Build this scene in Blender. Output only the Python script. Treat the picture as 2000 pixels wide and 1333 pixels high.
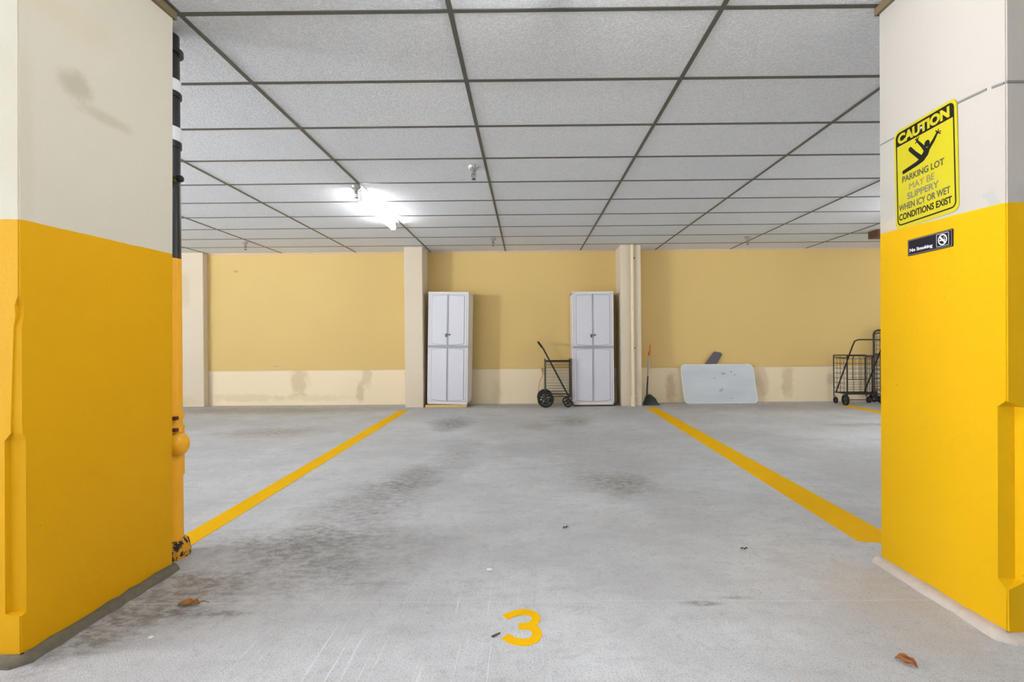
import bpy, bmesh, math, random
from mathutils import Vector, Matrix
random.seed(7)
PI = math.pi
sc = bpy.context.scene
for o in list(bpy.data.objects): bpy.data.objects.remove(o)
COL = sc.collection

# ------------------------------------------------------------------ camera, world, exposure
F_PX = 993.55
cd = bpy.data.cameras.new('camera'); cam = bpy.data.objects.new('camera', cd); COL.objects.link(cam)
cd.sensor_fit = 'HORIZONTAL'; cd.sensor_width = 36.0; cd.lens = 36.0 * F_PX / 2000
cd.shift_x = -(1022.37 - 1000) / 2000; cd.shift_y = (669.10 - 666.5) / 2000
cd.clip_start = 0.02; cd.clip_end = 100
yaw, roll = -0.0058, 0.0082
fwd = Vector((math.sin(yaw), math.cos(yaw), 0)); rt = Vector((math.cos(yaw), -math.sin(yaw), 0)); dn = Vector((0, 0, -1))
r2 = rt * math.cos(roll) + dn * math.sin(roll); d2 = rt * -math.sin(roll) + dn * math.cos(roll)
M = Matrix((r2, -d2, -fwd)).transposed().to_4x4(); M.translation = (0, 0, 1.0)
cam.matrix_world = M
sc.camera = cam
w = bpy.data.worlds.new('world'); sc.world = w; w.use_nodes = True
# fill light through added openings: overcast sky above, lower half brightened to lift the ceiling
wt = w.node_tree; wb_ = wt.nodes['Background']; tc = wt.nodes.new('ShaderNodeTexCoord'); sp = wt.nodes.new('ShaderNodeSeparateXYZ'); mr = wt.nodes.new('ShaderNodeMapRange')
wt.links.new(tc.outputs['Generated'], sp.inputs[0]); wt.links.new(sp.outputs['Z'], mr.inputs[0]); wt.links.new(mr.outputs[0], wb_.inputs[1])
for i, v in ((1, -0.03), (2, 0.03), (3, 2.3), (4, 0.6)): mr.inputs[i].default_value = v
wb_.inputs[0].default_value = (0.90, 0.95, 1.0, 1)
sc.view_settings.view_transform = 'Standard'; sc.view_settings.look = 'None'
sc.view_settings.exposure = 1.42; sc.view_settings.gamma = 1; sc.view_settings.use_curve_mapping = False

LAMP = 28.0                                   # brightness of the fluorescent lenses
# (x, y, strength factor, label) of every fluorescent strip on the ceiling; each runs along y, 1.30 m long
LAMPS = [
 (-1.62, 5.59, 0.42, 'lit white fluorescent strip light on the ceiling left of the middle'),
 (-8.70, 0.40, 21.0, 'fluorescent strip light hanging on rods far left, near the added open side of the garage', .45),
 (4.60, 5.20, 1.2, 'fluorescent strip light on the ceiling hidden behind the right pillar'),
 (0.15, 1.42, 0.7, 'fluorescent strip light on the ceiling between the two near pillars'),
 (-1.90, -0.90, 0.65, 'fluorescent strip light on the ceiling over the aisle, left of the camera'),
 (3.60, -2.60, 0.9, 'added fill strip light on the ceiling over the aisle, right of the camera'),  # unseen lamp added to brighten the right pillar's front
 (-5.60, -2.60, 0.8, 'added fill strip light on the ceiling over the aisle, furthest left'),  # unseen lamp added as fill to even out the light
]

# ------------------------------------------------------------------ materials
def srgb(r, g, b):
    f = lambda c: (c / 255 / 12.92) if c / 255 <= 0.04045 else ((c / 255 + 0.055) / 1.055) ** 2.4
    return (f(r), f(g), f(b), 1)

class NT:
    def __init__(s, name):
        s.m = bpy.data.materials.new(name); s.m.use_nodes = True; s.t = s.m.node_tree
        s.b = s.t.nodes['Principled BSDF']; s.x = -300
        s.pos = s.t.nodes.new('ShaderNodeNewGeometry').outputs['Position']
    def n(s, typ, **kw):
        q = s.t.nodes.new(typ)
        for k, v in kw.items(): setattr(q, k, v)
        return q
    def link(s, a, b): s.t.links.new(a, b)
    def put(s, sock, v):
        if hasattr(v, 'is_linked') or isinstance(v, bpy.types.NodeSocket): s.link(v, sock)
        else: sock.default_value = v
    def math(s, op, a, b=0.0, c=0.0, clamp=False):
        q = s.n('ShaderNodeMath', operation=op, use_clamp=clamp)
        s.put(q.inputs[0], a); s.put(q.inputs[1], b)
        if op in ('MULTIPLY_ADD', 'COMPARE', 'SMOOTH_MIN'): s.put(q.inputs[2], c)
        return q.outputs[0]
    def noise(s, scale, detail=4, rough=0.55, stretch=None, vec=None, dist=0.0):
        v = vec or s.pos
        if stretch:
            mp = s.n('ShaderNodeMapping'); s.link(v, mp.inputs[0]); mp.inputs['Scale'].default_value = stretch; v = mp.outputs[0]
        q = s.n('ShaderNodeTexNoise'); s.link(v, q.inputs['Vector']); q.inputs['Scale'].default_value = scale
        q.inputs['Detail'].default_value = detail; q.inputs['Roughness'].default_value = rough; q.inputs['Distortion'].default_value = dist
        return q.outputs['Fac']
    def ramp(s, v, a, b, lo=0.0, hi=1.0):
        q = s.n('ShaderNodeMapRange', interpolation_type='SMOOTHSTEP'); s.put(q.inputs[0], v)
        q.inputs[1].default_value = a; q.inputs[2].default_value = b; q.inputs[3].default_value = lo; q.inputs[4].default_value = hi
        return q.outputs[0]
    def mix(s, f, a, b, mode='MIX'):
        q = s.n('ShaderNodeMix', data_type='RGBA', blend_type=mode)
        s.put(q.inputs[0], f); s.put(q.inputs[6], a); s.put(q.inputs[7], b)
        return q.outputs[2]
    def spot(s, c, inv, warp, lo, hi, amt=0.6):
        """soft irregular patch centred at c with inverse radii inv"""
        a = s.n('ShaderNodeVectorMath', operation='SUBTRACT'); s.link(s.pos, a.inputs[0]); a.inputs[1].default_value = c
        m = s.n('ShaderNodeVectorMath', operation='MULTIPLY'); s.link(a.outputs[0], m.inputs[0]); m.inputs[1].default_value = inv
        l = s.n('ShaderNodeVectorMath', operation='LENGTH'); s.link(m.outputs[0], l.inputs[0])
        d = s.math('MULTIPLY_ADD', s.math('SUBTRACT', warp, 0.5), amt * 3, l.outputs['Value'])
        return s.ramp(d, lo, hi, 1.0, 0.0)
    def bump(s, h, strength, dist):
        q = s.n('ShaderNodeBump'); q.inputs['Strength'].default_value = strength; q.inputs['Distance'].default_value = dist
        s.put(q.inputs['Height'], h); s.link(q.outputs[0], s.b.inputs['Normal'])
    def done(s, color, rough=0.6, metal=0.0, spec=0.5):
        s.put(s.b.inputs['Base Color'], color); s.put(s.b.inputs['Roughness'], rough)
        s.b.inputs['Metallic'].default_value = metal; s.b.inputs['Specular IOR Level'].default_value = spec
        return s.m

def simple(name, rgb, rough=0.5, metal=0.0, vary=0.08, scale=12, bump=0.0, spec=0.5):
    t = NT(name); n = t.noise(scale)
    c = srgb(*rgb); d = tuple(x * (1 - vary) for x in c[:3]) + (1,); l = tuple(min(1, x * (1 + vary)) for x in c[:3]) + (1,)
    if bump: t.bump(t.noise(scale * 6), bump, 0.002)
    return t.done(t.mix(n, d, l), rough, metal, spec)

# --- floor
t = NT('concrete_floor')
big = t.noise(0.9, 6, 0.7); mid = t.noise(5, 5, 0.6, dist=0.4); fine = t.noise(150, 3, 0.7); grit = t.noise(260, 2, 0.6)
strk = t.noise(3.0, 5, 0.65, stretch=(1, 3.5, 1)); scr = t.noise(14, 5, 0.7, stretch=(3.5, 0.5, 1)); warp = t.noise(4.0, 6, 0.65, dist=0.6)
c = t.mix(t.ramp(big, 0.35, 0.65), (0.48, 0.485, 0.50, 1), (0.62, 0.63, 0.645, 1))
c = t.mix(t.ramp(mid, 0.45, 0.8, 0, 0.40), c, (0.44, 0.445, 0.445, 1))
c = t.mix(t.ramp(strk, 0.50, 0.72, 0, 0.5), c, (0.40, 0.405, 0.415, 1))
c = t.mix(t.ramp(scr, 0.58, 0.74, 0, 0.28), c, (0.82, 0.83, 0.84, 1))
c = t.mix(t.ramp(t.noise(22, 6, 0.75, dist=0.8), 0.50, 0.68, 0, 0.38), c, (0.30, 0.30, 0.295, 1))
c = t.mix(t.ramp(fine, 0.52, 0.66, 0, 0.55), c, (0.24, 0.24, 0.24, 1))
c = t.mix(t.ramp(grit, 0.56, 0.70, 0, 0.5), c, (0.88, 0.88, 0.88, 1))
mott = t.ramp(t.noise(17, 8, 0.78, stretch=(1, 1.6, 1)), 0.40, 0.62, 0.35, 1.35)
scratch = t.math('MULTIPLY', t.ramp(t.noise(1.0, 2, 0.5, stretch=(110, 1.6, 1)), 0.60, 0.70), t.spot((-0.42, 1.60, 0), (1 / .75, 1 / .55, 0), warp, 0.3, 1.2))
c = t.mix(t.math('MULTIPLY', scratch, 0.38), c, (0.86, 0.87, 0.88, 1))
dirt_and_shade = (0.17, 0.165, 0.15, 1); olive = (0.20, 0.195, 0.135, 1); brown = (0.22, 0.17, 0.12, 1); tan = (0.45, 0.36, 0.28, 1)
for cx, cy, rx, ry, col, amt in [
    (0.63, 3.59, .22, .28, olive, .62), (0.55, 3.70, .50, .55, dirt_and_shade, .22), (-0.92, 6.29, .26, .50, dirt_and_shade, .75), (0.59, 6.47, .24, .40, olive, .7), (0.09, 6.06, .18, .25, olive, .45),
    (-2.91, 5.76, .55, .30, brown, .55), (-0.86, 3.72, .20, .42, dirt_and_shade, .62), (-0.98, 3.15, .34, .50, dirt_and_shade, .45), (-0.62, 4.5, .20, .7, dirt_and_shade, .32), (-0.75, 2.5, .5, .35, dirt_and_shade, .28),
    (-1.20, 2.52, .45, .26, dirt_and_shade, .55), (-0.95, 2.15, .40, .18, dirt_and_shade, .35), (-1.42, 2.05, .34, .28, dirt_and_shade, .62), (-1.50, 1.80, .17, .28, dirt_and_shade, .75), (-1.30, 2.10, .3, .12, brown, .3),  # dark patches beside the left pillar paint its shade on the floor
    (0.66, 1.94, .09, .020, dirt_and_shade, .8), (0.80, 1.985, .07, .018, dirt_and_shade, .6), (-1.30, 1.885, .26, .03, dirt_and_shade, .85), (4.03, 5.99, .6, .12, brown, .5), (2.4, 5.3, .5, .5, dirt_and_shade, .2), (0.4, 5.0, 1.0, .8, dirt_and_shade, .18),
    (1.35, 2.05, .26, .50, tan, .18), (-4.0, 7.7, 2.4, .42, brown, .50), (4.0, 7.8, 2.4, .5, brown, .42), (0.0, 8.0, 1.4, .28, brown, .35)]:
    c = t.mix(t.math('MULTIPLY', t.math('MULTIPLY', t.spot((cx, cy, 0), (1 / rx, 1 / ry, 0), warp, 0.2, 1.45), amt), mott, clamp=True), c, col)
sx = t.n('ShaderNodeSeparateXYZ'); t.link(t.pos, sx.inputs[0])
jl = t.math('ABSOLUTE', t.math('MULTIPLY_ADD', t.noise(2.5), 0.05, t.math('SUBTRACT', sx.outputs['Y'], 1.985)))
c = t.mix(t.ramp(jl, 0.001, 0.006, 0.35, 0), c, (0.66, 0.66, 0.66, 1))
t.bump(t.math('ADD', t.math('MULTIPLY', fine, 0.8), t.math('MULTIPLY', grit, 0.5)), 0.7, 0.005)
M_floor = t.done(c, t.ramp(big, 0.3, 0.7, 0.55, 0.75), spec=0.4)

# --- ceiling tile
t = NT('ceiling_tile')
f1 = t.noise(90, 3, 0.6, dist=0.6); f2 = t.noise(190, 2, 0.6)
cellv = t.n('ShaderNodeVectorMath', operation='FLOOR')
mp = t.n('ShaderNodeMapping'); t.link(t.pos, mp.inputs[0]); mp.inputs['Location'].default_value = (0.3299 / 1.2192, -2.283 / 0.6096, 0); mp.inputs['Scale'].default_value = (1 / 1.2192, 1 / 0.6096, 1)
t.link(mp.outputs[0], cellv.inputs[0])
wn = t.n('ShaderNodeTexWhiteNoise', noise_dimensions='3D'); t.link(cellv.outputs[0], wn.inputs['Vector'])
c = t.mix(wn.outputs['Value'], (0.90, 0.925, 0.96, 1), (0.94, 0.96, 0.99, 1))
c = t.mix(t.ramp(f1, 0.54, 0.60, 0, 0.30), c, (0.50, 0.51, 0.53, 1))
c = t.mix(t.ramp(t.noise(1.2), 0.55, 0.8, 0, 0.25), c, (0.78, 0.74, 0.67, 1))
t.bump(t.math('ADD', t.ramp(f1, 0.42, 0.60), t.math('MULTIPLY', f2, 0.5)), 0.8, 0.006)
M_tile = t.done(c, 0.9, spec=0.2)
M_grid = simple('dark_grid_metal', (88, 87, 80), 0.45, 0.0, 0.15, 3)

# --- walls
def painted_wall(name, rgb, spots, sc_bump=30, bump=0.25, vary=0.05):
    t = NT(name); a = t.noise(0.8, 4); b = srgb(*rgb)
    c = t.mix(a, tuple(x * (1 - vary) for x in b[:3]) + (1,), tuple(min(1, x * (1 + vary)) for x in b[:3]) + (1,))
    wv = t.noise(7, 5, 0.6)
    for (cx, cz, rx, rz, col, amt) in spots:
        c = t.mix(t.math('MULTIPLY', t.spot((cx, 0, cz), (1 / rx, 0, 1 / rz), wv, 0.5, 1.2), amt), c, srgb(*col))
    t.bump(t.noise(sc_bump, 4), bump, 0.003)
    return t.done(c, 0.75, spec=0.3)
M_yellow_wall = painted_wall('pale_yellow_wall', (216, 186, 120), [(-4.75, 2.2, .05, .02, (150, 130, 90), .5), (-4.1, .64, .06, .012, (150, 130, 90), .5)], 20, 0.12)
tn = (208, 186, 146)
M_cream_low = painted_wall('cream_low_wall', (238, 220, 186), [(-3.72, .38, .16, .26, tn, .7), (-2.62, .45, .09, .2, tn, .55), (-2.72, .2, .07, .18, tn, .7), (-4.6, .12, .7, .07, tn, .4), (-3.5, .12, .7, .06, tn, .3),
    (4.25, .33, .11, .3, (200, 176, 128), .55), (3.82, .32, .13, .25, (205, 175, 145), .55), (4.95, .35, .1, .1, (200, 178, 150), .5), (2.35, .22, .10, .3, (205, 175, 145), .7), (5.6, .3, .2, .4, tn, .35), (-.5, .2, .1, .2, tn, .25)], 25, 0.3)
M_cream_col = painted_wall('cream_column_paint', (214, 200, 176), [(-1.75, .35, .03, .12, (215, 200, 170), .5), (1.74, .4, .025, .16, (190, 172, 140), .5), (-5.5, 1.9, .1, .3, (200, 185, 150), .6), (-5.5, .1, .2, .1, tn, .4)], 40, 0.35)
M_plain_wall = painted_wall('cream_wall', (225, 210, 180), [], 20, 0.2)
M_conduit = simple('cream_painted_pipe', (232, 214, 178), 0.5, bump=0.3)

# --- near pillars: cream above, yellow safety paint below
def pillar_mat(name, z0, slope, y0, cream, yellow, dirts, patch=None):
    t = NT(name)
    s = t.n('ShaderNodeSeparateXYZ'); t.link(t.pos, s.inputs[0])
    lim = t.math('MULTIPLY_ADD', t.math('MAXIMUM', t.math('SUBTRACT', s.outputs['Y'], y0), 0.0), slope, z0)
    lim = t.math('MULTIPLY_ADD', t.noise(9, 2), 0.008, lim)
    isy = t.math('LESS_THAN', s.outputs['Z'], lim)
    n1 = t.noise(1.3, 4); n2 = t.noise(6, 6, 0.7)
    cr = srgb(*cream); ye = srgb(*yellow)
    cc = t.mix(n1, tuple(x * .95 for x in cr[:3]) + (1,), cr)
    for (c3, inv, col, amt) in dirts:
        cc = t.mix(t.math('MULTIPLY', t.spot(c3, inv, n2, 0.4, 1.3), amt), cc, srgb(*col))
    if patch:
        above = t.math('SUBTRACT', s.outputs['Z'], lim)
        pn = t.noise(22, 4, 0.6, stretch=(1, 1, 0.4))
        k = t.math('MULTIPLY', t.spot(patch[0], patch[1], n2, 0.7, 1.1), t.ramp(pn, 0.48, 0.55))
        cc = t.mix(t.math('MULTIPLY', k, 0.6), cc, srgb(170, 168, 165))
    yy = t.mix(n1, tuple(x * .94 for x in ye[:3]) + (1,), ye)
    yy = t.mix(t.ramp(t.noise(40, 3, 0.6), 0.72, 0.78, 0, 0.5), yy, srgb(150, 105, 10))
    c = t.mix(isy, cc, yy)
    h = t.math('ADD', t.noise(14, 5, 0.6, stretch=(1, 1, 0.35)), t.math('MULTIPLY', t.noise(70, 3), 0.3))
    t.bump(h, 0.35, 0.006)
    return t.done(c, 0.6, spec=0.18)
M_pil_L = pillar_mat('left_pillar_paint', 1.400, 0.006, 1.63, (208, 202, 184), (222, 164, 0),
    [((-1.6, 1.80, 1.93), (0, 1 / .07, 1 / .05), (160, 152, 128), .55), ((-1.6, 1.93, 1.86), (0, 1 / .12, 1 / .03), (170, 162, 138), .45), ((-1.6, 1.62, 1.7), (0, 1 / .03, 1 / .35), (195, 185, 160), .35), ((-1.7, 1.6, 1.75), (1 / .04, 1 / .1, 1 / .22), (190, 180, 178), .7), ((-1.6, 1.8, 2.15), (0, 1 / .2, 1 / .06), (205, 192, 160), .35)])
M_pil_R = pillar_mat('right_pillar_paint', 1.448, 0.037, 1.70, (184, 178, 169), (220, 170, 2), [((1.6, 2.2, 1.5), (0, 1 / .1, 1 / .03), (210, 190, 150), .4)],
    patch=((1.6, 1.74, 1.475), (0, 1 / .09, 1 / .035)))
M_mortar_L = simple('dark_mortar', (104, 98, 82), 0.8, vary=0.45, scale=30, bump=0.6)
M_mortar_R = simple('light_mortar', (190, 178, 168), 0.75, vary=0.2, scale=30, bump=0.6)
M_trim = simple('brown_edge_trim', (122, 106, 78), 0.5, vary=0.2, scale=8)
M_strip = simple('grey_strip', (125, 125, 122), 0.4, vary=0.12, scale=20)
t = NT('yellow_line_paint'); n = t.noise(60, 4, 0.7)
c = t.mix(t.noise(5), srgb(232, 176, 0), srgb(242, 188, 4)); c = t.mix(t.ramp(n, 0.66, 0.72, 0, 0.5), c, srgb(190, 165, 90)); t.bump(n, 0.4, 0.003)
M_line = t.done(c, 0.8, spec=0.1)
# --- odds
M_black = simple('black_pipe', (26, 25, 26), 0.35, vary=0.3, scale=20)
M_dkmetal = simple('black_steel_wire', (28, 25, 24), 0.35, vary=0.2)
M_rubber = simple('black_rubber', (22, 22, 23), 0.6)
M_hub = simple('dark_wheel_hub', (44, 44, 46), 0.4)
M_white = simple('white_fitting', (225, 225, 228), 0.4)
M_beige = simple('beige_tape', (216, 206, 176), 0.6)
M_ypipe = simple('orange_yellow_pipe_paint', (244, 176, 14), 0.45, vary=0.1, scale=14, bump=0.3)
t = NT('rotten_boot'); c = t.mix(t.ramp(t.noise(35, 4, 0.6), 0.48, 0.56), srgb(215, 150, 20), srgb(25, 20, 16)); t.bump(t.noise(40), 0.8, 0.006)
M_boot = t.done(c, 0.7)
M_olive = simple('green_brass', (96, 92, 48), 0.4, 0.3)
M_chrome = simple('chrome', (205, 205, 208), 0.18, 1.0, 0.05)
M_door = simple('pale_lavender_plastic', (208, 207, 214), 0.42, vary=0.03, scale=3)
M_body = simple('off_white_plastic', (220, 215, 210), 0.45, vary=0.03, scale=3)
M_rail = simple('grey_plastic_rail', (160, 160, 168), 0.4)
M_groove = simple('grey_groove', (150, 150, 160), 0.5)
M_latch = simple('dark_metal_latch', (84, 84, 88), 0.3, 0.6)
M_pine = simple('pale_wood', (214, 180, 112), 0.7, vary=0.2, scale=25)
M_redwood = simple('dark_red_wood', (88, 48, 38), 0.7, vary=0.2, scale=25)
t = NT('pale_blue_grey_panel'); s = t.n('ShaderNodeSeparateXYZ'); t.link(t.pos, s.inputs[0]); wv = t.noise(9, 5, .65)
c = t.mix(t.noise(2.2, 3, stretch=(.6, 1, 2.5)), srgb(186, 190, 196), srgb(212, 220, 222))
for (cx, cz, rx, rz) in [(3.17, .47, .06, .03), (3.12, .21, .05, .04), (3.3, .5, .03, .02), (3.02, .4, .03, .015), (3.27, .08, .03, .02), (3.35, .45, .02, .02)]:
    c = t.mix(t.math('MULTIPLY', t.spot((cx, 0, cz), (1 / rx, 0, 1 / rz), t.noise(30, 4), 0.3, 0.9), 0.6), c, srgb(120, 126, 130))
M_panel = t.done(c, 0.3, spec=0.5)
M_panel_edge = simple('white_rim', (226, 226, 220), 0.4)
M_slab = simple('dark_grey_plastic', (92, 88, 94), 0.5, vary=0.1)
M_orange = simple('orange_plastic', (226, 112, 34), 0.4)
M_pole = simple('grey_white_pole', (186, 180, 168), 0.4)
M_dkgreen = simple('dark_green_black_plastic', (46, 52, 48), 0.45)
M_cord = simple('tan_cord', (206, 160, 112), 0.6)
M_leaf = simple('dry_brown_leaf', (150, 98, 34), 0.6, vary=0.5, scale=60, bump=0.5)
M_leaf2 = simple('curled_leaf', (150, 88, 40), 0.5, vary=0.6, scale=70, bump=0.5)
M_stick = simple('dark_twig', (90, 78, 62), 0.8)
M_pebble = simple('white_chip', (225, 228, 226), 0.6)
M_bits = simple('dark_debris', (70, 64, 56), 0.8)
M_brownbox = simple('brown_box', (92, 58, 40), 0.5)
M_signy = simple('sign_yellow', (190, 178, 22), 0.4, vary=0.03, spec=0.3)
M_ink = simple('black_ink', (26, 24, 20), 0.5, vary=0.05, spec=0.15)
M_ink2 = simple('glare_grey_ink', (72, 70, 48), 0.3, vary=0.1, scale=40)  # black lettering greyed to paint in the glare on it
M_ink3 = simple('glare_pale_ink', (112, 110, 84), 0.3, vary=0.08, scale=40)  # stronger glare on the lettering, put into a paler ink colour
M_nsblack = simple('black_sign', (30, 26, 34), 0.45, vary=0.05, spec=0.15)
M_nswhite = simple('white_ink', (225, 225, 228), 0.4)
def lamp_mat(k):
    m = bpy.data.materials.new('fluorescent_lens'); m.use_nodes = True; b = m.node_tree.nodes['Principled BSDF']
    b.inputs['Base Color'].default_value = (.9, .9, .9, 1); b.inputs['Emission Color'].default_value = (0.97, 0.98, 1.0, 1); b.inputs['Emission Strength'].default_value = LAMP * k
    return m

# ------------------------------------------------------------------ mesh helpers
def box(bm, x0, x1, y0, y1, z0, z1):
    v = [bm.verts.new(p) for p in [(x0, y0, z0), (x1, y0, z0), (x1, y1, z0), (x0, y1, z0), (x0, y0, z1), (x1, y0, z1), (x1, y1, z1), (x0, y1, z1)]]
    for f in [(0, 3, 2, 1), (4, 5, 6, 7), (0, 1, 5, 4), (1, 2, 6, 5), (2, 3, 7, 6), (3, 0, 4, 7)]: bm.faces.new([v[i] for i in f])
    return v
def tube(bm, pts, r, n=8, closed=False, cap=True):
    pts = [Vector(p) for p in pts]; m = len(pts); rings = []
    up = None
    for i, p in enumerate(pts):
        a = pts[(i - 1) % m] if (closed or i > 0) else p; b = pts[(i + 1) % m] if (closed or i < m - 1) else p
        d = (b - a).normalized()
        if up is None: up = Vector((0, 0, 1)) if abs(d.z) < 0.9 else Vector((0, 1, 0))
        s = d.cross(up)
        if s.length < 1e-4: s = d.cross(Vector((1, 0, 0)))
        s.normalize(); u = s.cross(d).normalized(); up = u
        rr = r[i] if isinstance(r, (list, tuple)) else r
        rings.append([bm.verts.new(p + s * rr * math.cos(2 * PI * k / n) + u * rr * math.sin(2 * PI * k / n)) for k in range(n)])
    for i in range(m if closed else m - 1):
        A, B = rings[i], rings[(i + 1) % m]
        for k in range(n): bm.faces.new([A[k], A[(k + 1) % n], B[(k + 1) % n], B[k]])
    if cap and not closed:
        bm.faces.new(rings[0]); bm.faces.new(list(reversed(rings[-1])))
def lathe(bm, prof, c=(0, 0, 0), n=20, axis='Z'):
    c = Vector(c); rings = []
    def P(r, h, a):
        x, y = r * math.cos(a), r * math.sin(a)
        return c + {'Z': Vector((x, y, h)), 'Y': Vector((x, h, y)), 'X': Vector((h, x, y))}[axis]
    for r, h in prof: rings.append([bm.verts.new(P(max(r, 1e-4), h, 2 * PI * k / n)) for k in range(n)])
    for A, B in zip(rings, rings[1:]):
        for k in range(n): bm.faces.new([A[k], A[(k + 1) % n], B[(k + 1) % n], B[k]])
    bm.faces.new(rings[0]); bm.faces.new(rings[-1])
def prism(bm, poly, depth, mat=None):
    """poly in local xy, extruded to z=depth; mat maps to the scene"""
    T = mat or Matrix.Identity(4); n = len(poly)
    a = [bm.verts.new(T @ Vector((x, y, 0))) for x, y in poly]; b = [bm.verts.new(T @ Vector((x, y, depth))) for x, y in poly]
    bm.faces.new(list(reversed(a))); bm.faces.new(b)
    for i in range(n): bm.faces.new([a[i], a[(i + 1) % n], b[(i + 1) % n], b[i]])
def rrect(x0, y0, x1, y1, r, n=6):
    P = []
    for cx, cy, a0 in [(x1 - r, y1 - r, 0), (x0 + r, y1 - r, 90), (x0 + r, y0 + r, 180), (x1 - r, y0 + r, 270)]:
        for k in range(n + 1):
            a = math.radians(a0 + 90 * k / n); P.append((cx + r * math.cos(a), cy + r * math.sin(a)))
    return P
def obj(name, bm, mat, parent=None, bevel=0.0, smooth=False, label=None):
    bmesh.ops.recalc_face_normals(bm, faces=bm.faces)
    me = bpy.data.meshes.new(name); bm.to_mesh(me); bm.free(); me.materials.append(mat)
    o = bpy.data.objects.new(name, me); COL.objects.link(o)
    if smooth:
        for p in me.polygons: p.use_smooth = True
        me.set_sharp_from_angle(angle=math.radians(38))
    if parent is not None:
        o.parent = parent
        if parent.type == 'EMPTY': o.matrix_parent_inverse = Matrix.Translation(-parent.location)
    if bevel:
        b = o.modifiers.new('bevel', 'BEVEL'); b.width = bevel; b.segments = 2; b.limit_method = 'ANGLE'
    if label: o['label'] = label
    return o
def tag(o, label, cat, group=None):
    o['label'] = label; o['category'] = cat
    if group: o['group'] = group
    return o
def thing(name, label, cat, loc, group=None):
    o = bpy.data.objects.new(name, None); COL.objects.link(o); o.location = loc; o.empty_display_size = 0.1
    return tag(o, label, cat, group)
def struct(name, bm, mat, parent=None, **k):
    o = obj(name, bm, mat, parent, **k)
    if parent is None: o['kind'] = 'structure'
    return o
def dup(root, loc, label=None):
    def cp(o, par):
        c = o.copy(); COL.objects.link(c)
        if par is not None:
            c.parent = par; c.matrix_parent_inverse = o.matrix_parent_inverse.copy()
        for ch in o.children: cp(ch, c)
        return c
    r = cp(root, None); r.location = loc
    if label: r['label'] = label
    return r
def text(name, s, mat, T, x0, x1, y0, y1, parent, depth=0.0006, bold=0.0, shear=0.0):
    """one line of lettering fitted into the rectangle x0..x1, y0..y1 of the plane T"""
    cu = bpy.data.curves.new(name, 'FONT'); cu.body = s; cu.offset = bold; cu.shear = shear; cu.resolution_u = 4
    tmp = bpy.data.objects.new(name, cu); COL.objects.link(tmp)
    dg = bpy.context.evaluated_depsgraph_get(); dg.update()
    me = bpy.data.meshes.new_from_object(tmp.evaluated_get(dg)); bpy.data.objects.remove(tmp); bpy.data.curves.remove(cu)
    bm = bmesh.new(); bm.from_mesh(me); bpy.data.meshes.remove(me)
    bmesh.ops.remove_doubles(bm, verts=bm.verts, dist=1e-5)
    r = bmesh.ops.extrude_face_region(bm, geom=list(bm.faces))
    for v in [g for g in r['geom'] if isinstance(g, bmesh.types.BMVert)]: v.co.z += 1.0
    xs = [v.co.x for v in bm.verts]; ys = [v.co.y for v in bm.verts]; a, b, c, d = min(xs), max(xs), min(ys), max(ys)
    for v in bm.verts:
        v.co = T @ Vector((x0 + (v.co.x - a) / (b - a) * (x1 - x0), y0 + (v.co.y - c) / (d - c) * (y1 - y0), depth * (v.co.z)))
    o = obj(name, bm, mat, parent)
    for p in o.data.polygons: p.use_smooth = False
    return o

# ------------------------------------------------------------------ room shell
HC = 2.4933; YW = 8.2936; X0, X1, Y0 = -9.0, 9.0, -5.0
bm = bmesh.new(); box(bm, X0, X1, Y0, YW + 0.3, -0.2, 0.0); struct('floor', bm, M_floor)
bm = bmesh.new(); box(bm, X0, X1, Y0, YW + 0.3, HC, HC + 0.15); ceil = struct('ceiling', bm, M_tile)
bm = bmesh.new()
gx = -0.3299 - 7 * 1.2192
while gx < X1:
    box(bm, gx - 0.0115, gx + 0.0115, Y0, YW, HC - 0.0045, HC + 0.002)
    gx += 1.2192
gy = 2.283 - 11 * 0.6096
while gy < YW:
    box(bm, X0, X1, gy - 0.0115, gy + 0.0115, HC - 0.004, HC + 0.002)
    gy += 0.6096
struct('ceiling_grid', bm, M_grid, ceil)
bm = bmesh.new(); box(bm, X0, X1, YW, YW + 0.3, 0.57, HC); wb = struct('wall_back', bm, M_yellow_wall)
bm = bmesh.new(); box(bm, X0, X1, YW + 0.012, YW + 0.3, 0, 0.57); struct('low_wall', bm, M_cream_low, wb)
bm = bmesh.new(); box(bm, X0, X1, YW - 0.012, YW, HC - 0.02, HC); struct('trim_1', bm, simple('pinkish_beige_trim', (205, 180, 160), 0.5))
bm = bmesh.new(); box(bm, -3.0, X1, Y0 - 0.2, Y0, 0, HC); struct('wall_front', bm, M_plain_wall)
bm = bmesh.new(); box(bm, X0 - 0.2, X0, 5.0, YW, 0, HC); struct('wall_left', bm, M_plain_wall)   # unseen sides left open here and behind to let fill light in
bm = bmesh.new(); box(bm, X1, X1 + 0.2, Y0, 1.6, 0, HC); box(bm, X1, X1 + 0.2, 5.4, YW, 0, HC); struct('wall_right', bm, M_plain_wall)  # gap in this unseen wall added to let fill light in

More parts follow.
